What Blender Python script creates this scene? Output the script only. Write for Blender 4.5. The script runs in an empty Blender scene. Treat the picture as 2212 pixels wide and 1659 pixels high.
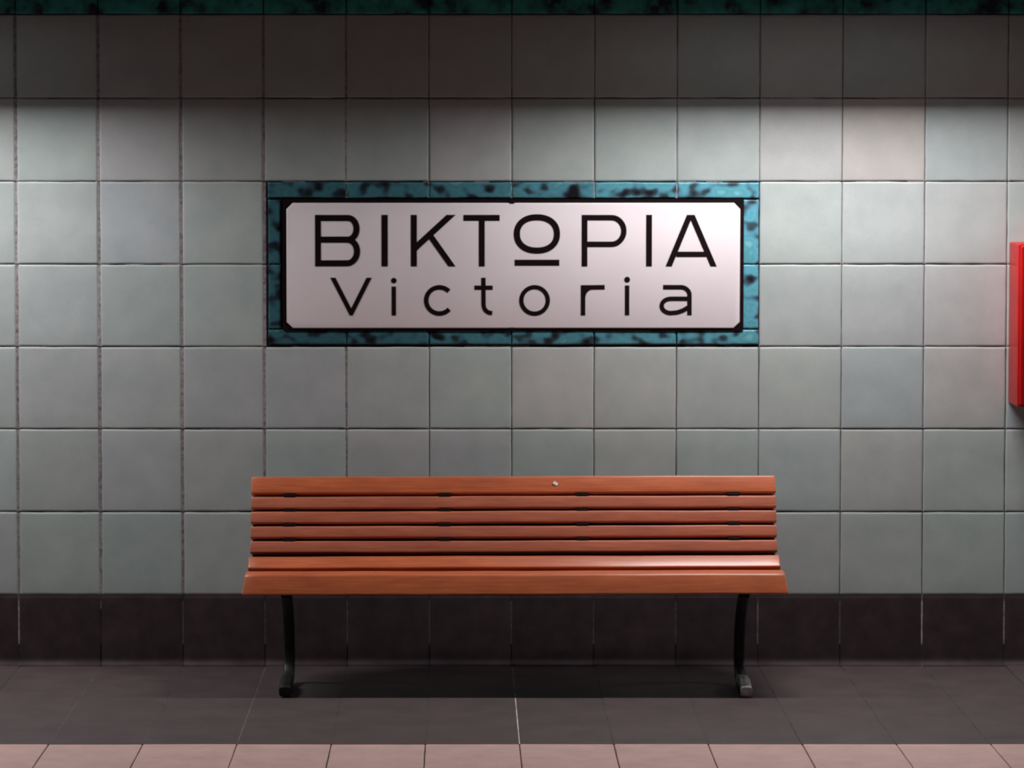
import bpy, bmesh, math, random
import numpy as np
from mathutils import Vector, Matrix

# ---------------------------------------------------------------- camera, world, exposure
sc = bpy.context.scene
COL = sc.collection
cam_d = bpy.data.cameras.new('camera')
cam = bpy.data.objects.new('camera', cam_d); COL.objects.link(cam)
cam.location = (0.0, -10.98, 1.808)
cam.rotation_euler = (math.radians(87.0), 0, 0)
cam_d.sensor_width = 36.0
cam_d.lens = 7000.0 / 2212.0 * 36.0
cam_d.shift_x = 106.0 / 2212.0
cam_d.shift_y = -172.6 / 2212.0
cam_d.clip_end = 100
cam_d.dof.use_dof = True                          # the photograph is slightly soft
cam_d.dof.focus_distance = 9.0
cam_d.dof.aperture_fstop = 5.6
sc.camera = cam
sc.view_settings.view_transform = 'Standard'
sc.view_settings.look = 'None'
sc.view_settings.gamma = 1.0
sc.view_settings.use_curve_mapping = False
sc.view_settings.exposure = 0.0
w = bpy.data.worlds.new('station_air'); sc.world = w; w.use_nodes = True
WB = w.node_tree.nodes['Background']
WB.inputs[0].default_value = (0.88, 1.0, 0.98, 1)
WB.inputs[1].default_value = 0.012

LAMP_D, LAMP_Z, LAMP_E = 0.60, 2.38, 116.0      # distance off the wall, height, emission
LAMP_X = (-5.36, -2.08, 1.19, 4.47)
LAMP_HALF, LAMP_W = 0.55, 0.09
LIP_D, LIP_Z, BOX_HALF = 0.479, 2.258, 0.61
CEIL_Z = 2.46

rnd = random.Random(7)

# ---------------------------------------------------------------- helpers
def link(o, parent=None):
    COL.objects.link(o)
    if parent: o.parent = parent
    return o

def mesh_obj(name, verts, faces, mats, parent=None, midx=None, smooth=False, cols=None):
    me = bpy.data.meshes.new(name)
    me.from_pydata([tuple(map(float, v)) for v in verts], [], [tuple(map(int, f)) for f in faces])
    for m in (mats if isinstance(mats, (list, tuple)) else [mats]): me.materials.append(m)
    if midx is not None: me.polygons.foreach_set('material_index', np.asarray(midx, dtype=np.int32))
    if cols is not None:
        a = me.color_attributes.new('tint', 'FLOAT_COLOR', 'POINT')
        a.data.foreach_set('color', np.asarray(cols, dtype=np.float32).ravel())
    if smooth: me.polygons.foreach_set('use_smooth', [True] * len(me.polygons))
    me.update()
    return link(bpy.data.objects.new(name, me), parent)

def bm_obj(name, bm, mat, parent=None, smooth=False):
    bmesh.ops.recalc_face_normals(bm, faces=bm.faces[:])
    me = bpy.data.meshes.new(name); bm.to_mesh(me); bm.free()
    me.materials.append(mat)
    if smooth:
        me.polygons.foreach_set('use_smooth', [True] * len(me.polygons))
        me.set_sharp_from_angle(angle=math.radians(38))
    return link(bpy.data.objects.new(name, me), parent)

def add_box(bm, x0, x1, y0, y1, z0, z1, bev=0.0, seg=2):
    r = bmesh.ops.create_cube(bm, size=1.0)
    vs = r['verts']
    bmesh.ops.scale(bm, vec=(x1 - x0, y1 - y0, z1 - z0), verts=vs)
    bmesh.ops.translate(bm, vec=((x0 + x1) / 2, (y0 + y1) / 2, (z0 + z1) / 2), verts=vs)
    if bev:
        es = list({e for v in vs for e in v.link_edges})
        bmesh.ops.bevel(bm, geom=es, offset=bev, segments=seg, affect='EDGES', profile=0.5)

def empty(name, loc=(0, 0, 0)):
    o = bpy.data.objects.new(name, None); o.location = loc; o.empty_display_size = .1
    return link(o)

def tag(o, label=None, cat=None, group=None, kind=None):
    if label: o['label'] = label
    if cat: o['category'] = cat
    if group: o['group'] = group
    if kind: o['kind'] = kind
    return o

# ---------------------------------------------------------------- materials
class NT:
    def __init__(s, name):
        s.m = bpy.data.materials.new(name); s.m.use_nodes = True
        s.n = s.m.node_tree.nodes; s.l = s.m.node_tree.links
        s.b = s.n['Principled BSDF']
    def node(s, t, **k):
        n = s.n.new(t)
        for a, v in k.items(): setattr(n, a, v)
        return n
    def noise(s, scale, detail=3, rough=.5, vec=None, stretch=None):
        n = s.node('ShaderNodeTexNoise'); n.inputs['Scale'].default_value = scale
        n.inputs['Detail'].default_value = detail; n.inputs['Roughness'].default_value = rough
        tc = s.node('ShaderNodeTexCoord')
        if stretch:
            mp = s.node('ShaderNodeMapping'); mp.inputs['Scale'].default_value = stretch
            s.l.new(tc.outputs['Object'], mp.inputs['Vector']); s.l.new(mp.outputs[0], n.inputs['Vector'])
        else: s.l.new(tc.outputs['Object'], n.inputs['Vector'])
        return n.outputs['Fac']
    def ramp(s, fac, stops, interp='LINEAR'):
        r = s.node('ShaderNodeValToRGB'); r.color_ramp.interpolation = interp
        e = r.color_ramp.elements
        while len(e) < len(stops): e.new(0.5)
        for i, (p, c) in enumerate(stops):
            e[i].position = p; e[i].color = (*c, 1) if len(c) == 3 else c
        s.l.new(fac, r.inputs[0]); return r.outputs[0]
    def mix(s, a, b, fac=1.0, mode='MULTIPLY'):
        m = s.node('ShaderNodeMix', data_type='RGBA', blend_type=mode)
        for sock, v in ((m.inputs[0], fac), (m.inputs[6], a), (m.inputs[7], b)):
            if hasattr(v, 'is_output'): s.l.new(v, sock)
            elif isinstance(v, (tuple, list)): sock.default_value = (*v, 1)
            else: sock.default_value = v
        return m.outputs[2]
    def attr(s, name='tint'):
        a = s.node('ShaderNodeAttribute', attribute_name=name); return a.outputs['Color']
    def set(s, color=None, rough=None, metal=None, coat=None, coat_rough=None, spec=None):
        def put(k, v):
            if v is None: return
            if hasattr(v, 'is_output'): s.l.new(v, s.b.inputs[k])
            elif isinstance(v, (tuple, list)): s.b.inputs[k].default_value = (*v, 1)
            else: s.b.inputs[k].default_value = v
        put('Base Color', color); put('Roughness', rough); put('Metallic', metal)
        put('Coat Weight', coat); put('Coat Roughness', coat_rough); put('Specular IOR Level', spec)
        return s
    def bump(s, fac, strength, dist):
        b = s.node('ShaderNodeBump'); b.inputs['Strength'].default_value = strength
        b.inputs['Distance'].default_value = dist
        s.l.new(fac, b.inputs['Height']); s.l.new(b.outputs[0], s.b.inputs['Normal'])
        return s

def gray(v): return (v, v, v)

t = NT('wall_tile_glaze')
c = t.mix(t.attr(), t.ramp(t.noise(9, 4, .6), [(.3, (.90, .91, .91)), (.7, (1.06, 1.04, 1.04))]))
c = t.mix(c, t.ramp(t.noise(420, 2, .6), [(.3, gray(.93)), (.7, gray(1.07))]))
t.set(color=c, rough=.38, spec=.5).bump(t.noise(26, 2, .5), .25, .0015)
M_TILE = t.m
t = NT('wall_grout')
c = t.mix(t.attr(), t.ramp(t.noise(60, 4, .7), [(.35, gray(.45)), (.6, gray(1.15))]))
t.set(color=c, rough=.9, spec=.2)
M_GROUT = t.m
t = NT('dark_green_glaze')
c = t.ramp(t.noise(11, 3, .6), [(.38, (.02, .03, .05)), (.48, (.04, .28, .26)), (.62, (.06, .50, .42)), (.78, (.03, .10, .22))])
t.set(color=c, rough=.45)
M_GREEN = t.m
t = NT('mottled_blue_glaze')
c = t.ramp(t.noise(17, 1.2, .5, stretch=(1, 1, 1.3)), [(.30, (.015, .015, .022)), (.40, (.05, .09, .12)), (.47, (.10, .30, .40)), (.56, (.13, .42, .55)), (.64, (.10, .36, .42)), (.74, (.20, .50, .60))])
c = t.mix(c, t.attr())
t.set(color=c, rough=.3).bump(t.noise(18, 2), .4, .003)
M_BLUE = t.m
t = NT('brown_plinth_glaze')
c = t.mix(t.attr(), t.ramp(t.noise(14, 4, .6), [(.3, gray(.75)), (.7, gray(1.25))]))
t.set(color=c, rough=.62, spec=.22)
M_PLINTH = t.m
t = NT('dark_platform_slab')
c = t.mix(t.attr(), t.ramp(t.noise(7, 5, .65), [(.3, gray(.82)), (.7, gray(1.18))]))
c = t.mix(c, t.ramp(t.noise(180, 2, .6), [(.3, gray(.85)), (.7, gray(1.15))]))
t.set(color=c, rough=.6, spec=.4)
M_SLAB = t.m
t = NT('pink_beige_tile')
c = t.mix(t.attr(), t.ramp(t.noise(10, 5, .65), [(.3, (.88, .87, .86)), (.7, (1.10, 1.08, 1.06))]))
t.set(color=c, rough=.6, spec=.4)
M_PINK = t.m
t = NT('orange_lacquered_wood')
g = t.noise(9, 6, .62, stretch=(.9, 14, 14))
c = t.ramp(g, [(.28, (.48, .105, .034)), (.5, (.56, .132, .044)), (.72, (.63, .165, .060))])
c = t.mix(c, t.ramp(t.noise(5, 4, .6, stretch=(1, 3, 3)), [(.3, (.80, .76, .76)), (.65, (1.05, 1.05, 1.08))]))
t.set(color=c, rough=.42, coat=.35, coat_rough=.22).bump(g, .15, .002)
M_WOOD = t.m
t = NT('greyish_orange_wood')  # duller, greyer tone for the lower back slats
g = t.noise(9, 6, .62, stretch=(.9, 14, 14))
c = t.ramp(g, [(.28, (.42, .112, .054)), (.5, (.52, .145, .074)), (.72, (.60, .185, .100))])
c = t.mix(c, t.ramp(t.noise(5, 4, .6, stretch=(1, 3, 3)), [(.3, (.82, .80, .82)), (.65, (1.05, 1.05, 1.08))]))
t.set(color=c, rough=.48, coat=.3, coat_rough=.3).bump(g, .15, .002)
M_WOOD2 = t.m
t = NT('gap_shade_wood'); t.set(color=t.ramp(t.noise(30, 4), [(.3, (.035, .008, .005)), (.7, (.055, .014, .008))]), rough=.8, spec=.2); M_GAPSHADE = t.m  # shade of the slat gaps put into a near-black wood colour
t = NT('black_cast_iron')
t.set(color=t.ramp(t.noise(50, 4), [(.3, gray(.012)), (.7, gray(.03))]), rough=.45, metal=.3, spec=.5)
M_IRON = t.m
t = NT('worn_steel_highlight')  # worn steel, made pale to paint in the lamp's highlight
t.set(color=t.ramp(t.noise(60, 4), [(.3, gray(.40)), (.7, gray(.75))]), rough=.3, metal=.45)
M_TOE_GLINT = t.m
t = NT('sign_white_enamel')
c = t.ramp(t.noise(6, 3), [(.3, (.91, .82, .87)), (.7, (.94, .86, .90))])
t.set(color=c, rough=.35)
M_ENAMEL = t.m
t = NT('sign_black_paint'); t.set(color=t.ramp(t.noise(40, 2), [(.3, (.006, .002, .003)), (.7, (.010, .003, .004))]), rough=.6, spec=.15); M_BLACK = t.m
t = NT('red_lacquer')
t.set(color=t.ramp(t.noise(12, 3), [(.3, (.46, .003, .003)), (.7, (.55, .006, .006))]), rough=.35, spec=.3); M_RED = t.m
t = NT('white_paint_fleck'); t.set(color=t.ramp(t.noise(200, 2), [(.3, gray(.75)), (.7, gray(.85))]), rough=.5); M_FLECK = t.m
t = NT('grey_ceiling_plaster'); t.set(color=t.ramp(t.noise(8, 4), [(.3, gray(.10)), (.7, gray(.14))]), rough=.9); M_CEIL = t.m
t = NT('lamp_housing_metal'); t.set(color=t.ramp(t.noise(8, 4), [(.3, gray(.04)), (.7, gray(.05))]), rough=.6); M_HOUSE = t.m
t = NT('lamp_diffuser')
t.b.inputs['Emission Color'].default_value = (1.0, .975, .965, 1)
t.b.inputs['Emission Strength'].default_value = LAMP_E
t.set(color=(.8, .8, .8)); M_LAMP = t.m

# ---------------------------------------------------------------- tile sheets
PX = 0.2798                                  # tile pitch
JX = [-1.5135 + PX * k for k in range(-10, 24)]      # vertical joints
JZ = [0.2416, 0.5238, 0.8069, 1.0876, 1.3676, 1.6484, 1.9300, 2.2130]

class Sheet:
    """glazed tiles with soft rounded, slightly wavy edges gathered in one mesh"""
    def __init__(s): s.v = []; s.f = []; s.mi = []; s.c = []
    def quad(s, pts, col, mi):
        n = len(s.v); s.v += pts; s.f.append((n, n + 1, n + 2, n + 3)); s.mi.append(mi); s.c += [(*col, 1)] * 4
    def tile(s, a0, a1, b0, b1, place, col, mi, g=(.002, .002, .002, .002), n=11, rad=.006, depth=.004, wob=.0006):
        """a,b extents; place(a,b,h)->xyz ; g joint half widths a0,a1,b0,b1"""
        a0 += g[0]; a1 -= g[1]; b0 += g[2]; b1 -= g[3]
        def ticks(L):
            e = [0, rad * .25, rad * .6, rad]; mid = [rad + (L - 2 * rad) * i / (n - 6) for i in range(1, n - 6)]
            return e + mid + [L - q for q in reversed(e)]
        ta, tb = ticks(a1 - a0), ticks(b1 - b0)
        def drop(q, L):
            q = min(q, L - q)
            return 0 if q >= rad else 1 - math.sqrt(max(0, 1 - (1 - q / rad) ** 2))
        tx, tz = rnd.uniform(-.0006, .0006), rnd.uniform(-.0006, .0006)
        off = rnd.uniform(-.0007, .0007)
        NA, NB = len(ta), len(tb)
        wl = [rnd.uniform(-wob, wob) for _ in range(NB)]; wr = [rnd.uniform(-wob, wob) for _ in range(NB)]
        wb = [rnd.uniform(-wob, wob) for _ in range(NA)]; wt = [rnd.uniform(-wob, wob) for _ in range(NA)]
        base = len(s.v)
        for j in range(NB):
            for i in range(NA):
                u, v = ta[i] / (a1 - a0), tb[j] / (b1 - b0)
                h = -min(depth * .55, depth * .55 * (drop(ta[i], a1 - a0) + drop(tb[j], b1 - b0))) + off + tx * (u - .5) + tz * (v - .5)
                da = wl[j] * (1 - u) + wr[j] * u; db = wb[i] * (1 - v) + wt[i] * v
                s.v.append(place(a0 + ta[i] + da, b0 + tb[j] + db, h)); s.c.append((*col, 1))
        ring = [i for i in range(NA)] + [j * NA + NA - 1 for j in range(1, NB)] + [(NB - 1) * NA + i for i in range(NA - 2, -1, -1)] + [j * NA for j in range(NB - 2, 0, -1)]
        for j in range(NB - 1):
            for i in range(NA - 1):
                q = base + j * NA + i
                s.f.append((q, q + 1, q + NA + 1, q + NA)); s.mi.append(mi)
        # skirts down to the bed
        rb = len(s.v)
        for r in ring:
            j, i = divmod(r, NA)
            u, v = ta[i] / (a1 - a0), tb[j] / (b1 - b0)
            da = wl[j] * (1 - u) + wr[j] * u; db = wb[i] * (1 - v) + wt[i] * v
            s.v.append(place(a0 + ta[i] + da, b0 + tb[j] + db, -depth - .004)); s.c.append((*col, 1))
        for k in range(len(ring)):
            k2 = (k + 1) % len(ring)
            s.f.append((base + ring[k2], base + ring[k], rb + k, rb + k2)); s.mi.append(mi)
    def build(s, name, mats, parent=None):
        o = mesh_obj(name, s.v, s.f, mats, parent, s.mi, True, s.c)
        o.data.set_sharp_from_angle(angle=math.radians(50))
        return o

on_wall = lambda a, b, h: (a, -h, b)
on_floor = lambda a, b, h: (a, -b, h)

# ---------------------------------------------------------------- back wall
PAL = [(.50, .545, .53), (.465, .545, .515), (.47, .53, .55), (.53, .52, .52), (.51, .53, .52), (.48, .55, .53), (.52, .54, .53), (.50, .50, .515)]
OVER = {  # (row, column counted from the joint left of the photo's frame): tint
    (5, 10): (.62, .53, .50), (5, 9): (.58, .545, .55), (5, 11): (.48, .53, .54), (5, 3): (.44, .50, .47), (5, 4): (.44, .51, .48),
    (5, 5): (.54, .52, .53), (5, 6): (.50, .55, .53), (5, 7): (.50, .56, .54), (5, 8): (.51, .56, .55), (5, 1): (.54, .51, .53), (5, 2): (.49, .50, .49),
    (4, 9): (.52, .57, .55), (4, 10): (.54, .57, .57), (4, 11): (.55, .56, .56), (4, 0): (.52, .56, .55), (4, 1): (.50, .53, .58), (4, 2): (.48, .54, .52),
    (3, 9): (.52, .55, .55), (3, 10): (.55, .555, .57), (3, 11): (.57, .55, .56), (3, 0): (.51, .55, .56), (3, 1): (.49, .56, .56), (3, 2): (.48, .55, .53),
    (2, 0): (.52, .54, .54), (2, 1): (.50, .53, .53), (2, 2): (.48, .49, .53), (2, 3): (.49, .51, .54), (2, 4): (.49, .52, .52), (2, 6): (.57, .55, .55),
    (2, 7): (.53, .545, .53), (2, 8): (.52, .56, .55), (2, 9): (.52, .56, .53), (2, 11): (.57, .55, .54),
    (1, 0): (.46, .49, .47), (1, 1): (.48, .49, .52), (1, 2): (.50, .50, .50), (1, 4): (.54, .52, .52), (1, 6): (.45, .51, .48), (1, 7): (.54, .55, .52),
    (1, 8): (.47, .54, .51), (1, 9): (.47, .53, .52), (1, 10): (.53, .52, .50), (1, 11): (.46, .52, .48),
    (0, 0): (.45, .52, .48), (0, 1): (.43, .51, .50), (0, 9): (.52, .52, .52), (0, 10): (.48, .52, .50), (0, 11): (.46, .53, .49),
    (6, 10): (.46, .52, .50), (6, 4): (.50, .50, .47),
}
SIGN_COLS, SIGN_ROWS = range(3, 9), (3, 4)        # the sign and its border replace 6 x 2 tiles
ws = Sheet()
X0, X1 = JX[0], JX[-1]
n_dark = (.085, .065, .065)
for i in range(len(JX) - 1):
    c = i - 10
    for r in range(len(JZ) - 1):
        if r in SIGN_ROWS and c in SIGN_COLS: continue
        col = OVER.get((r, c)) or rnd.choice(PAL)
        k = rnd.uniform(.975, 1.025); mean = (.455, .525, .525); col = tuple((m_ * .45 + q * .55) * k for q, m_ in zip(col, mean))
        left_soft = .0042 if c < 4 else .0013
        g = [left_soft + rnd.uniform(0, .0006), left_soft + rnd.uniform(0, .0006), .0014 + rnd.uniform(0, .0010), .0014 + rnd.uniform(0, .0008)]
        if r == 0: g[2] = 0
        ws.tile(JX[i], JX[i + 1], JZ[r], JZ[r + 1], on_wall, col, 0, g, rad=.0075, wob=.0007)
# grout bed, a little behind the tile faces; brown vertical joints, blacker horizontal ones
zs = [JZ[0] - .01] + [z for zz in JZ[1:-1] for z in (zz - .004, zz + .004)] + [JZ[-1] + .3]
ws.quad([(X0, .0065, JZ[0]), (X1, .0065, JZ[0]), (X1, .0065, 2.46), (X0, .0065, 2.46)], (.05, .04, .04), 1)
for i, x in enumerate(JX):                        # flush brown grout filling most of each vertical joint
    c = i - 10
    soft = c < 5
    for r in range(len(JZ) - 1):
        if r in SIGN_ROWS and 3 < c < 9: continue
        h = .0018 if soft else .0038
        col = (.36, .315, .325) if soft else (.14, .11, .115)
        k = rnd.uniform(.8, 1.15)
        hw = .0070 if soft else .003
        ws.quad([(x - hw, h, JZ[r] + .002), (x + hw, h, JZ[r] + .002), (x + hw, h, JZ[r + 1] - .002), (x - hw, h, JZ[r + 1] - .002)], tuple(q * k for q in col), 1)
for r, z in enumerate(JZ[:-1]):                   # horizontal joints: part filled, part open black cracks
    for i in range(len(JX) - 1):
        c = i - 10
        if c in SIGN_COLS and r == 4: continue
        x = JX[i]
        while x < JX[i + 1] - .001:
            L = min(rnd.uniform(.02, .12), JX[i + 1] - x)
            if rnd.random() < (.45 if c < 3 else .22):
                ws.quad([(x, .0028, z - .004), (x + L, .0028, z - .004), (x + L, .0028, z + .004), (x, .0028, z + .004)], (.20, .165, .165), 1)
            x += L
# solid body of the wall
n = len(ws.v)
bx = [(X0, .0066, -.3), (X1, .0066, -.3), (X1, .25, -.3), (X0, .25, -.3), (X0, .0066, 2.6), (X1, .0066, 2.6), (X1, .25, 2.6), (X0, .25, 2.6)]
ws.v += bx; ws.c += [(.05, .04, .04, 1)] * 8
for f in ((0, 1, 5, 4), (1, 2, 6, 5), (2, 3, 7, 6), (3, 0, 4, 7), (4, 5, 6, 7), (3, 2, 1, 0)):
    ws.f.append(tuple(n + q for q in f)); ws.mi.append(1)
tag(ws.build('wall_back', [M_TILE, M_GROUT]), kind='structure')

# dark green tile course above
gs = Sheet()
for i in range(len(JX) - 1):
    gs.tile(JX[i], JX[i + 1], JZ[-1], CEIL_Z, on_wall, (1, 1, 1), 0, rad=.005)
tag(gs.build('trim_1', [M_GREEN]), kind='structure')

# mottled blue border tiles round the sign
BX0, BX1, BZ0, BZ1, BW = JX[13], JX[19], JZ[3], JZ[5], .060
bs = Sheet()
raised = lambda a, b, h: (a, -h - .004, b)
for k in range(6):
    br = .75 + .11 * k
    for (z0, z1) in ((BZ1 - BW, BZ1), (BZ0 + .004, BZ0 + BW)):
        q = (.42, .50, .60, .78, .9, 1.0)[k] * rnd.uniform(.9, 1.1) * (.85 if z0 < 1.3 else 1)  # tint falls off leftwards, painting in the shading along the border
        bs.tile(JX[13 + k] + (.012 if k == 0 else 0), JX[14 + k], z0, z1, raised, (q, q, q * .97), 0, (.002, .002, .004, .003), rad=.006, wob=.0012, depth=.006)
for (x0, x1, q) in ((BX0 + .012, BX0 + BW, .36), (BX1 - BW, BX1, 1.05)):  # same painted shading: dark left side, bright right side
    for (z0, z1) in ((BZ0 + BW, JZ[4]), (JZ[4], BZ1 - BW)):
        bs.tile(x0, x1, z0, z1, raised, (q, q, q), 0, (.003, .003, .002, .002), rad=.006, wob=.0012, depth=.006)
bs.quad([(BX0 + .008, .0035, BZ0), (BX1, .0035, BZ0), (BX1, .0035, BZ1), (BX0 + .008, .0035, BZ1)], (.02, .02, .02), 1)
for k in range(1, 6):
    for z0, z1 in ((BZ1 - BW + .004, BZ1 - .004),):
        x = JX[13 + k]
        bs.quad([(x - .002, -.0005, z0), (x + .002, -.0005, z0), (x + .002, -.0005, z1), (x - .002, -.0005, z1)], (.45, .42, .45), 1)
tag(bs.build('trim_2', [M_BLUE, M_GROUT]), kind='structure')

# ---------------------------------------------------------------- dark coved plinth
ps = Sheet()
R = .022
def cove(a, s_, h):
    """s_ runs down the face of the plinth and out along the cove"""
    straight = .2416 - R
    if s_ <= straight: return (a, -.006 - h, .2416 - s_)
    th = min((s_ - straight) / R, math.pi / 2)
    cy, cz = -.006 - R, R
    return (a, cy + (R - h) * math.cos(th), cz - (R - h) * math.sin(th) + .0005)
SL = (.2416 - R) + R * math.pi / 2
for i in range(len(JX) - 1):
    kk = rnd.uniform(.93, 1.07); col = tuple(q * kk for q in (.054, .036, .040))
    b0 = len(ps.v)
    ts = [.002 + (SL - .002) * k / 40 for k in range(41)]
    aa = [JX[i] + .0015, JX[i] + .004, JX[i + 1] - .004, JX[i + 1] - .0015]
    for q in ts:
        for m, a in enumerate(aa):
            hh = (-.0015 if m in (0, 3) else 0) - (.002 if q < .004 else 0)
            ps.v.append(cove(a, q, hh)); ps.c.append((*col, 1))
    for q in range(40):
        for m in range(3):
            k = b0 + q * 4 + m
            ps.f.append((k, k + 4, k + 5, k + 1)); ps.mi.append(0)
JB = {-10: .3, 0: .62, 1: .22, 2: .2, 9: .30, 10: .2, 11: .75, 12: .45}  # how bright the painted highlight is on each joint
for i, x in enumerate(JX):                        # pale joints, reflected highlights painted into the grout colour
    c = i - 10
    br = JB.get(c, .16 if c in (3, 4, 5, 6, 7, 8) else rnd.choice((.2, .5, .3)))
    b0 = len(ps.v)
    for k in range(41):
        q = SL * k / 40
        z = .2416 - q
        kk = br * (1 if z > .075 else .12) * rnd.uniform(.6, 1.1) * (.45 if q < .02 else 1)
        if c == 1 and q > .05: kk *= .2
        for a in (x - .0022, x + .0022):
            ps.v.append(cove(a, q, -.0008)); ps.c.append((kk * .8, kk * .72, kk * .72, 1))
    for k in range(40):
        q = b0 + 2 * k
        ps.f.append((q, q + 2, q + 3, q + 1)); ps.mi.append(0)
n = len(ps.v)                                     # body behind the cove and the ledge on its top
ps.v += [(X0, .006, .2412), (X1, .006, .2412), (X1, -.0052, .2408), (X0, -.0052, .2408)]; ps.c += [(.07, .05, .052, 1)] * 4
ps.f.append((n, n + 1, n + 2, n + 3)); ps.mi.append(0)
tag(ps.build('baseboard_back', [M_PLINTH]), kind='structure')

# ---------------------------------------------------------------- platform floor
fs = Sheet()
D1, D2, D3 = 1.44, 1.92, 2.60
fx0, fx1 = JX[0], JX[-1]
XO = .003
sb = (.080, .056, .058)
for i in range(len(JX) - 1):
    kk = rnd.uniform(.96, 1.04); col = tuple(q * kk for q in sb)
    fs.tile(JX[i] + XO, JX[i + 1] + XO, .0275, D1, on_floor, col, 0, (.0012, .0012, 0, .002), n=15, rad=.004, depth=.0015, wob=.0005)
    for d0, d1 in ((D1, D2), (D2, D3)):
        k = rnd.uniform(.95, 1.05)
        fs.tile(JX[i] + XO, JX[i + 1] + XO, d0, d1, on_floor, (.60 * k, .395 * k, .37 * k), 1, (.0018, .0018, .0015, .0015), n=11, rad=.005, depth=.003, wob=.0007)
for i, x in enumerate(JX):
    c = i - 10
    br = {6: .75, 3: .17, 1: .13, 2: .13}.get(c, .085)
    for k in range(24):
        d0 = .05 + (D1 - .05) * k / 24; d1 = .05 + (D1 - .05) * (k + 1) / 24
        q = br * rnd.uniform(.7, 1.1)
        if c == 6 and k < 9: q *= .35
        fs.quad([(x + XO - .0018, -d0, -.0004), (x + XO + .0018, -d0, -.0004), (x + XO + .0018, -d1, -.0004), (x + XO - .0018, -d1, -.0004)], (q * .8, q * .73, q * .73), 0)
n = len(fs.v)
fs.v += [(fx0, -.02, -.004), (fx1, -.02, -.004), (fx1, -D3, -.004), (fx0, -D3, -.004), (fx0, 0, -.35), (fx1, 0, -.35), (fx1, -D3, -.35), (fx0, -D3, -.35), (fx0, -.0, -.004), (fx1, 0, -.004)]
fs.c += [(.09, .06, .065, 1)] * 10
for f in ((8, 3, 2, 9), (3, 7, 6, 2), (8, 4, 7, 3), (9, 2, 6, 5), (4, 5, 6, 7), (8, 9, 5, 4)):
    fs.f.append(tuple(n + q for q in f)); fs.mi.append(0)
fo = fs.build('floor', [M_SLAB, M_PINK]); tag(fo, kind='structure')

# ---------------------------------------------------------------- ceiling and its lamps (above the frame)
bm = bmesh.new(); add_box(bm, fx0, fx1, -D3, 0.25, CEIL_Z, CEIL_Z + .15)
tag(bm_obj('ceiling', bm, M_CEIL), kind='structure')

def lamp(x):
    root = empty('ceiling_light', (x, -LAMP_D, CEIL_Z))
    h = bmesh.new(); t_ = .012
    zt = CEIL_Z - CEIL_Z
    y_in, y_out = LAMP_D - LIP_D, -(LAMP_D - LIP_D)
    zb = LIP_Z - CEIL_Z
    add_box(h, -BOX_HALF, BOX_HALF, y_out, y_in, zt - t_, zt)
    add_box(h, -BOX_HALF, BOX_HALF, y_in, y_in + t_, zb, zt)
    add_box(h, -BOX_HALF, BOX_HALF, y_out - t_, y_out, zb, zt)
    for s in (-1, 1): add_box(h, min(s * BOX_HALF, s * (BOX_HALF + t_)), max(s * BOX_HALF, s * (BOX_HALF + t_)), y_out - t_, y_in + t_, zb, zt)
    bm_obj('housing', h, M_HOUSE, root)
    z = LAMP_Z - CEIL_Z
    hb = bmesh.new(); add_box(hb, -LAMP_HALF - .01, LAMP_HALF + .01, -LAMP_W / 2 - .006, LAMP_W / 2 + .006, z + .002, zt - t_)
    bm_obj('lamp_tray', hb, M_HOUSE, root)
    mesh_obj('diffuser', [(-LAMP_HALF, -LAMP_W / 2, z), (-LAMP_HALF, LAMP_W / 2, z), (LAMP_HALF, LAMP_W / 2, z), (LAMP_HALF, -LAMP_W / 2, z)], [(0, 1, 2, 3)], M_LAMP, root)
    return root
names = ['first strip lamp box under the ceiling, farthest to the left', 'strip lamp box under the ceiling, above and left of the sign',
         'strip lamp box under the ceiling, above the right half of the bench', 'last strip lamp box under the ceiling, farthest to the right']
for x, lb in zip(LAMP_X, names): tag(lamp(x), lb, 'ceiling light', 'strip lamps under the ceiling')

# ---------------------------------------------------------------- station sign
sign = empty('station_sign', (.1704, 0, 1.3660))
tag(sign, 'white rectangular station sign with black lettering in a blue tile border on the tiled wall', 'sign')
def chamfer_plate(bm, x0, x1, z0, z1, ch, y0, y1, bev=.0):
    pts = [(x0 + ch, z0), (x1 - ch, z0), (x1, z0 + ch), (x1, z1 - ch), (x1 - ch, z1), (x0 + ch, z1), (x0, z1 - ch), (x0, z0 + ch)]
    vs = [bm.verts.new((x, y1, z)) for x, z in pts]
    f = bm.faces.new(vs)
    r = bmesh.ops.extrude_face_region(bm, geom=[f])
    nv = [g for g in r['geom'] if isinstance(g, bmesh.types.BMVert)]
    bmesh.ops.translate(bm, vec=(0, y0 - y1, 0), verts=nv)
    if bev:
        fe = [e for e in bm.edges if all(abs(v.co.y - y0) < 1e-6 for v in e.verts)]
        bmesh.ops.bevel(bm, geom=fe, offset=bev, segments=3, affect='EDGES', profile=.5)
SX, SZ = sign.location.x, sign.location.z
def S2(px_, pz_):                                  # sign drawing units (1/636 m, from the sign's own layout) -> metres
    return ((px_ - 1108.3) / 636.7, (571.5 - pz_) / 636.0)
bm = bmesh.new()
x0, z1 = S2(610.5, 429.5); x1, z0 = S2(1605.5, 713.5)
chamfer_plate(bm, x0, x1, z0, z1, .003, -.008, .0034)
bm_obj('frame', bm, M_BLACK, sign)
bm = bmesh.new()
x0, z1 = S2(619.5, 438); x1, z0 = S2(1597.5, 708)
chamfer_plate(bm, x0, x1, z0, z1, .021, -.0125, -.008, .003)
tag(bm_obj('panel', bm, M_ENAMEL, sign, True), 'white enamel face with cut corners')
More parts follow.
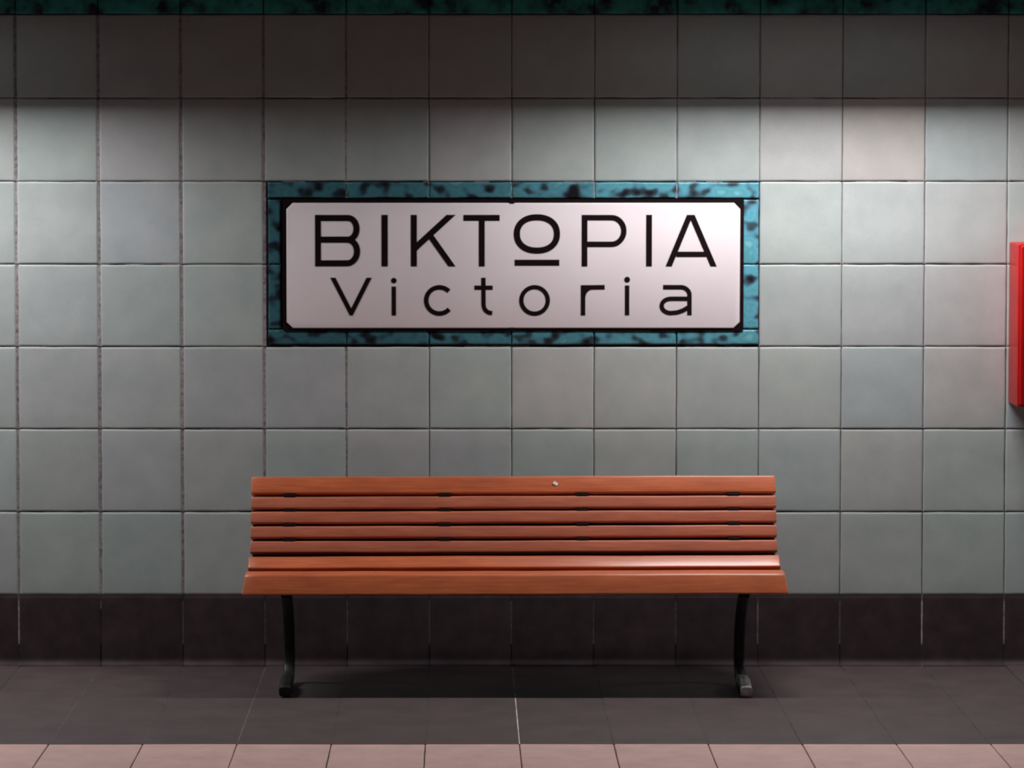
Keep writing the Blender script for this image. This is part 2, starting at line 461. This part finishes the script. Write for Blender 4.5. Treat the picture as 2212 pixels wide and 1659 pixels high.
for pz in (436, 710):
    bm = bmesh.new(); cx, cz = S2(1105.5, pz)
    add_box(bm, cx - .009, cx + .009, -.0145, -.008, cz - .006, cz + .006, .003)
    bm_obj('clip', bm, M_BLACK, sign)

def stroke(bm, pts, wd, closed=False, y0=-.0134, y1=-.0120):
    """flat pen stroke of constant width along pts (drawing units)"""
    P = [Vector(S2(*p)) for p in pts]; N = len(P); wd = wd / 636.0 / 2
    L, Rr = [], []
    for i, p in enumerate(P):
        if closed: a, b = P[i - 1], P[(i + 1) % N]
        else: a, b = P[max(i - 1, 0)], P[min(i + 1, N - 1)]
        d1 = (p - a).normalized() if (p - a).length > 1e-9 else (b - p).normalized()
        d2 = (b - p).normalized() if (b - p).length > 1e-9 else d1
        n1, n2 = Vector((-d1.y, d1.x)), Vector((-d2.y, d2.x))
        m = (n1 + n2); m = m.normalized() if m.length > 1e-6 else n1
        k = min(1 / max(m.dot(n1), .35), 2.2)
        L.append(p + m * wd * k); Rr.append(p - m * wd * k)
    rows = []
    for q in range(N):
        rows.append([bm.verts.new((v.x, y, v.y)) for v, y in ((L[q], y0), (Rr[q], y0), (Rr[q], y1), (L[q], y1))])
    rng = range(N if closed else N - 1)
    for q in rng:
        a, b = rows[q], rows[(q + 1) % N]
        for k in range(4): bm.faces.new((a[k], b[k], b[(k + 1) % 4], a[(k + 1) % 4]))
    if not closed:
        bm.faces.new(rows[0]); bm.faces.new(rows[-1][::-1])
def arc(cx, cy, rx, ry, a0, a1, n=20, e=1.0):
    out = []
    for i in range(n + 1):
        a = math.radians(a0 + (a1 - a0) * i / n); c_, s_ = math.cos(a), math.sin(a)
        out.append((cx + rx * math.copysign(abs(c_) ** e, c_), cy + ry * math.copysign(abs(s_) ** e, s_)))
    return out
def dot(bm, cx, cy, r):
    stroke(bm, arc(cx, cy, r / 2, r / 2, 0, 342, 19), r, True)
T, B_ = 463.6, 574.6
letters = []
def L(*strokes): letters.append(strokes)
W = 12.6
# BIKTOPIA (screen y grows downward, so angles run clockwise)
L(([(687.3, T), (687.3, B_)], W), ([(681.2, 470.3), (740, 470.3)] + arc(752, 493.5, 18.5, 23.2, -88, 90) + [(681.2, 516.9)], 13.2),
  ([(681.2, 516.9), (740, 516.9)] + arc(750, 542.4, 21.5, 25.4, -88, 90) + [(681.2, 567.9)], 13.2))
L(([(831, T), (831, B_)], 13.5),)
L(([(894, T), (894, B_)], 13), ([(895, 537), (902, 530), (987, 452)], 13.5), ([(929, 508), (983.5, 585)], 12.5), ('clip', T, B_))
L(([(1001, 470), (1079, 470)], 12.8), ([(1040.5, 470), (1040.5, B_)], 12.6))
L((arc(1159.3, 504.7, 43.2, 35.8, 0, 352.5, 47, .90), 13.4, True), ([(1111.5, 566.6), (1207.7, 566.6)], 12.8))
L(([(1262, T), (1262, B_)], 12.3), ([(1256, 469.6), (1310, 469.6)] + arc(1320, 498.3, 26.6, 28.7, -88, 90) + [(1256, 527)], 11.8))
L(([(1401, T), (1401, B_)], 12.6),)
L(([(1440.5, 582), (1492.3, T - 8)], 12.4), ([(1543.5, 582), (1489.0, T - 8)], 12.4), ('clip', T, B_), ([(1460, 548.5), (1524, 548.5)], 11.4))
# Victoria
lw = 9.8
L(([(714, 589), (758.6, 676), (802.5, 589)], 10), ('clip', 599, 680.5))
L(([(850.6, 618), (850.6, 680.5)], 9.3), ('dot', 850.6, 605.2, 6.0))
L((arc(949, 648, 28.5, 28.3, -44, -318, 30), 10),)
L(([(1044, 599)] + [(1044.3, 655)] + arc(1060.5, 657, 16, 18, 180, 96, 10) + [(1063, 675.5)], 9.4), ([(1024.6, 620.4), (1064, 620.4)], 9.2))
L((arc(1154.4, 648, 28.6, 28.6, 0, 351, 39), 9.4, True),)
L(([(1259, 615.4), (1259, 680.3)], 9.8), ([(1255, 620), (1305.6, 619.5)], 9.8), ([(1261, 640), (1263.5, 632), (1268, 626), (1276, 621.5)], 6))
L(([(1354, 615.6), (1354, 680)], 9.6), ('dot', 1354, 603.2, 6.3))
L(([(1431.5, 619.5), (1462, 619.5)] + arc(1470, 637, 18.6, 17.5, -86, 0, 12) + [(1488.6, 680)], 9.8),
  ([(1488, 644.3), (1455, 644.3)] + arc(1450, 659.8, 21.3, 15.5, -95, -265, 20, .95) + [(1462, 674), (1474, 670), (1490, 661)], 9.6))
for st in letters:
    bm = bmesh.new()
    clip = None; dy = 0.0
    for s_ in st:
        if s_[0] == 'dot': dot(bm, s_[1], s_[2], s_[3])
        elif s_[0] == 'clip': clip = s_[1:]
        else:
            stroke(bm, s_[0], s_[1], len(s_) > 2, -.0134 - dy, -.0120); dy += .00006
    if clip:                                       # ends cut level with the line
        for zz, up in ((S2(0, clip[0])[1], 1), (S2(0, clip[1])[1], -1)):
            r = bmesh.ops.bisect_plane(bm, geom=bm.verts[:] + bm.edges[:] + bm.faces[:], plane_co=(0, 0, zz), plane_no=(0, 0, up), clear_outer=True)
            ed = [e for e in r['geom_cut'] if isinstance(e, bmesh.types.BMEdge)]
            if ed: bmesh.ops.edgenet_fill(bm, edges=ed)
    bm_obj('letter', bm, M_BLACK, sign)

# ---------------------------------------------------------------- bench
bench = empty('bench', (.168, -.40, 0))
tag(bench, 'orange varnished slatted wooden bench on black iron legs below the station sign', 'bench')
BX, BY = .168, -.40
TILT = .0030                                       # the seat hangs a little lower at its left end
def slat(name, prof, xl, xr, flare=0.0, rad=.006, wav=.0005, mat=None):
    """prof: closed list of (d, z) in section; rounded, run from xl to xr"""
    P = [Vector(p) for p in prof]; N = len(P); out = []
    for i, p in enumerate(P):
        a, b = (P[i - 1] - p), (P[(i + 1) % N] - p)
        r = min(rad, a.length * .45, b.length * .45)
        p0, p1 = p + a.normalized() * r, p + b.normalized() * r
        for k in range(5):
            t_ = k / 4; out.append(p0 * (1 - t_) ** 2 + p * 2 * t_ * (1 - t_) + p1 * t_ ** 2)
    bm = bmesh.new(); rings = []
    nseg = 48
    cd = sum(p.x for p in out) / len(out); cz = sum(p.y for p in out) / len(out)
    zmin = min(p.y for p in out); zmax = max(p.y for p in out)
    xs = [0, .0012, .004] + [.004 + (xr - xl - .008) * k / nseg for k in range(1, nseg)] + [xr - xl - .004, xr - xl - .0012, xr - xl]
    ph = rnd.uniform(0, 6)
    for q, xx in enumerate(xs):
        e = min(q, len(xs) - 1 - q); sc_ = {0: .86, 1: .95}.get(e, 1.0)
        ring = []
        wz = wav * (math.sin(xx * 5 + ph) + .6 * math.sin(xx * 17 + 2 * ph))
        for p in out:
            d_ = cd + (p.x - cd) * sc_; z_ = cz + (p.y - cz) * sc_
            f = flare * (zmax - p.y) / (zmax - zmin)
            X = xl + xx
            X += (-f if xx < (xr - xl) / 2 else f) if flare and (e < 3) else 0
            ring.append(bm.verts.new((X - BX, -d_ - BY, z_ + wz + TILT * (X - BX))))
        rings.append(ring)
    for a, b in zip(rings, rings[1:]):
        for k in range(len(out)): bm.faces.new((a[k], b[k], b[(k + 1) % len(out)], a[(k + 1) % len(out)]))
    bm.faces.new(rings[0][::-1]); bm.faces.new(rings[-1])
    return bm_obj(name, bm, mat or M_WOOD, bench, True)
def board(name, d_lo, z_lo, d_hi, z_hi, th, **k):
    """board whose front face runs from (d_lo,z_lo) up to (d_hi,z_hi), th thick behind it"""
    v = Vector((d_hi - d_lo, z_hi - z_lo)).normalized(); nrm = Vector((-v.y, v.x))   # towards the wall
    if nrm.x > 0: nrm = -nrm
    a, b = Vector((d_lo, z_lo)), Vector((d_hi, z_hi))
    return slat(name, [a, b, b + nrm * th, a + nrm * th], -.7056, 1.0426, **k)
top = board('back_slat', 0.2311, 0.6141, 0.2047, 0.6695, .030, rad=.007)
board('back_slat', 0.2503, 0.5669, 0.2361, 0.6055, .030, mat=M_WOOD2)
board('back_slat', 0.2666, 0.5199, 0.2534, 0.5578, .030, mat=M_WOOD2)
board('back_slat', 0.2828, 0.4725, 0.2696, 0.5101, .030, mat=M_WOOD2)
board('back_slat', 0.3011, 0.4253, 0.2869, 0.4629, .030, mat=M_WOOD2)
board('seat_slat', 0.4077, 0.3888, 0.3681, 0.4233, .032)
for d0 in (.414, .480):
    slat('seat_slat', [(d0 + .064, .349), (d0 + .064, .372), (d0, .374), (d0, .351)], -.7056, 1.0426)
slat('front_rail', [(0.6476, 0.3305), (0.6151, 0.3949), (0.5559, 0.3994), (0.5559, .350)], -.7020, 1.0370, flare=.0085, rad=.009)
bm = bmesh.new(); add_box(bm, -.008, .008, -.0014, .0014, -.0055, .0055, .0013)
fl = bm_obj('paint_fleck', bm, M_FLECK, top); fl.location = (.3085 - BX, -0.2186 - BY, 0.6446); fl.rotation_euler = (-.42, .5, 0)
tag(fl, 'white paint fleck')

def sweep(bm, path, wx, th, cx):
    """flat bar bent along path [(d,z)], wx wide along the bench, th thick"""
    # smooth the path (Catmull-Rom)
    P = [Vector(p) for p in path]; Q = []
    for i in range(len(P) - 1):
        p0, p1, p2, p3 = P[max(i - 1, 0)], P[i], P[i + 1], P[min(i + 2, len(P) - 1)]
        for k in range(8):
            t_ = k / 8
            Q.append(.5 * ((2 * p1) + (p2 - p0) * t_ + (2 * p0 - 5 * p1 + 4 * p2 - p3) * t_ ** 2 + (3 * p1 - p0 - 3 * p2 + p3) * t_ ** 3))
    Q.append(P[-1])
    r = min(th, wx) * .3
    sec = []
    for sx_, st_ in ((-1, -1), (1, -1), (1, 1), (-1, 1)):
        ccx, cct = sx_ * (wx / 2 - r), st_ * (th / 2 - r)
        a0 = math.atan2(st_, sx_) - math.pi / 4
        for k in range(4): a = a0 + math.pi / 6 * k; sec.append((ccx + r * math.cos(a), cct + r * math.sin(a)))
    rings = []
    for i, q in enumerate(Q):
        tg = (Q[min(i + 1, len(Q) - 1)] - Q[max(i - 1, 0)]).normalized(); nr = Vector((-tg.y, tg.x))
        rings.append([bm.verts.new((cx + a - BX, -(q.x + nr.x * b) - BY, q.y + nr.y * b)) for a, b in sec])
    for a, b in zip(rings, rings[1:]):
        for k in range(len(sec)): bm.faces.new((a[k], b[k], b[(k + 1) % len(sec)], a[(k + 1) % len(sec)]))
    bm.faces.new(rings[0][::-1]); bm.faces.new(rings[-1])
bm = bmesh.new()
def ribbon(bm, path, x0, x1, th):
    sec = []
    P = [Vector(p) for p in path]
    for i, p in enumerate(P):
        tg = (P[min(i + 1, len(P) - 1)] - P[max(i - 1, 0)]).normalized(); nr = Vector((-tg.y, tg.x)) * th / 2
        sec.append((p + nr, p - nr))
    rows = [[bm.verts.new((x - BX, -q.x - BY, q.y + TILT * (x - BX))) for x, q in ((x0, a), (x1, a), (x1, b), (x0, b))] for a, b in sec]
    for a, b in zip(rows, rows[1:]):
        for k in range(4): bm.faces.new((a[k], b[k], b[(k + 1) % 4], a[(k + 1) % 4]))
    bm.faces.new(rows[0]); bm.faces.new(rows[-1][::-1])
ribbon(bm, [(.171, .652), (.200, .590), (.232, .508), (.256, .440), (.268, .405), (.295, .378), (.335, .358), (.385, .345), (.440, .343), (.557, .343)], -.700, 1.037, .008)  # added board, blocks light so the gaps and underside go dark
tag(bm_obj('gap_shade_board', bm, M_GAPSHADE, bench, True), 'added dark board shading the gaps between the slats')
RIBS = (-.577, -.061, .397, .900)
for cx in RIBS:                                    # iron ribs the slats are screwed to
    bm = bmesh.new()
    o_ = TILT * (cx - BX)
    sweep(bm, [(.160, .645 + o_), (.188, .580 + o_), (.220, .498 + o_), (.244, .432 + o_), (.262, .392 + o_), (.330, .346 + o_), (.400, .331 + o_), (.555, .331 + o_)], .036, .016, cx)
    bm_obj('rib', bm, M_IRON, bench, True)
    for (d_, z_) in ((.2365, .6095), (.2528, .5615), (.2695, .5150), (.2865, .4675)):   # lugs showing in the gaps
        b2 = bmesh.new(); add_box(b2, cx - .022 - BX, cx + .022 - BX, -d_ - BY, -d_ + .03 - BY, z_ - .0125 + o_, z_ + .0035 + o_, .005)
        bm_obj('lug', b2, M_BLACK, bench)
for cx in (-.572, .911):
    bm = bmesh.new()
    sweep(bm, [(.545, .320), (.500, .298), (.420, .225), (.375, .140), (.370, .075), (.410, .032), (.500, .016), (.580, .014)], .036, .024, cx)
    leg = bm_obj('leg', bm, M_IRON, bench, True)
    b2 = bmesh.new()
    sweep(b2, [(.470, .028), (.540, .037), (.600, .034), (.652, .019)], .038, .034, cx)
    tag(bm_obj('foot', b2, M_TOE_GLINT if cx > 0 else M_IRON, leg, True), 'worn steel toe with the lamp highlight in its colour' if cx > 0 else 'dull black toe')  # highlight colour on the right toe only

# ---------------------------------------------------------------- red wall cabinet at the right edge
cab = empty('wall_cabinet', (2.03, 0, .897))
tag(cab, 'red painted metal box hung on the tiled wall, cut off by the right edge', 'cabinet')
bm = bmesh.new(); add_box(bm, -.178, .178, -.185, .002, 0, .547, .006, 3)
bm_obj('body', bm, M_RED, cab, True)
bm = bmesh.new(); add_box(bm, -.172, .172, -.200, -.184, .006, .541, .006, 3)
bm_obj('door', bm, M_RED, cab, True)
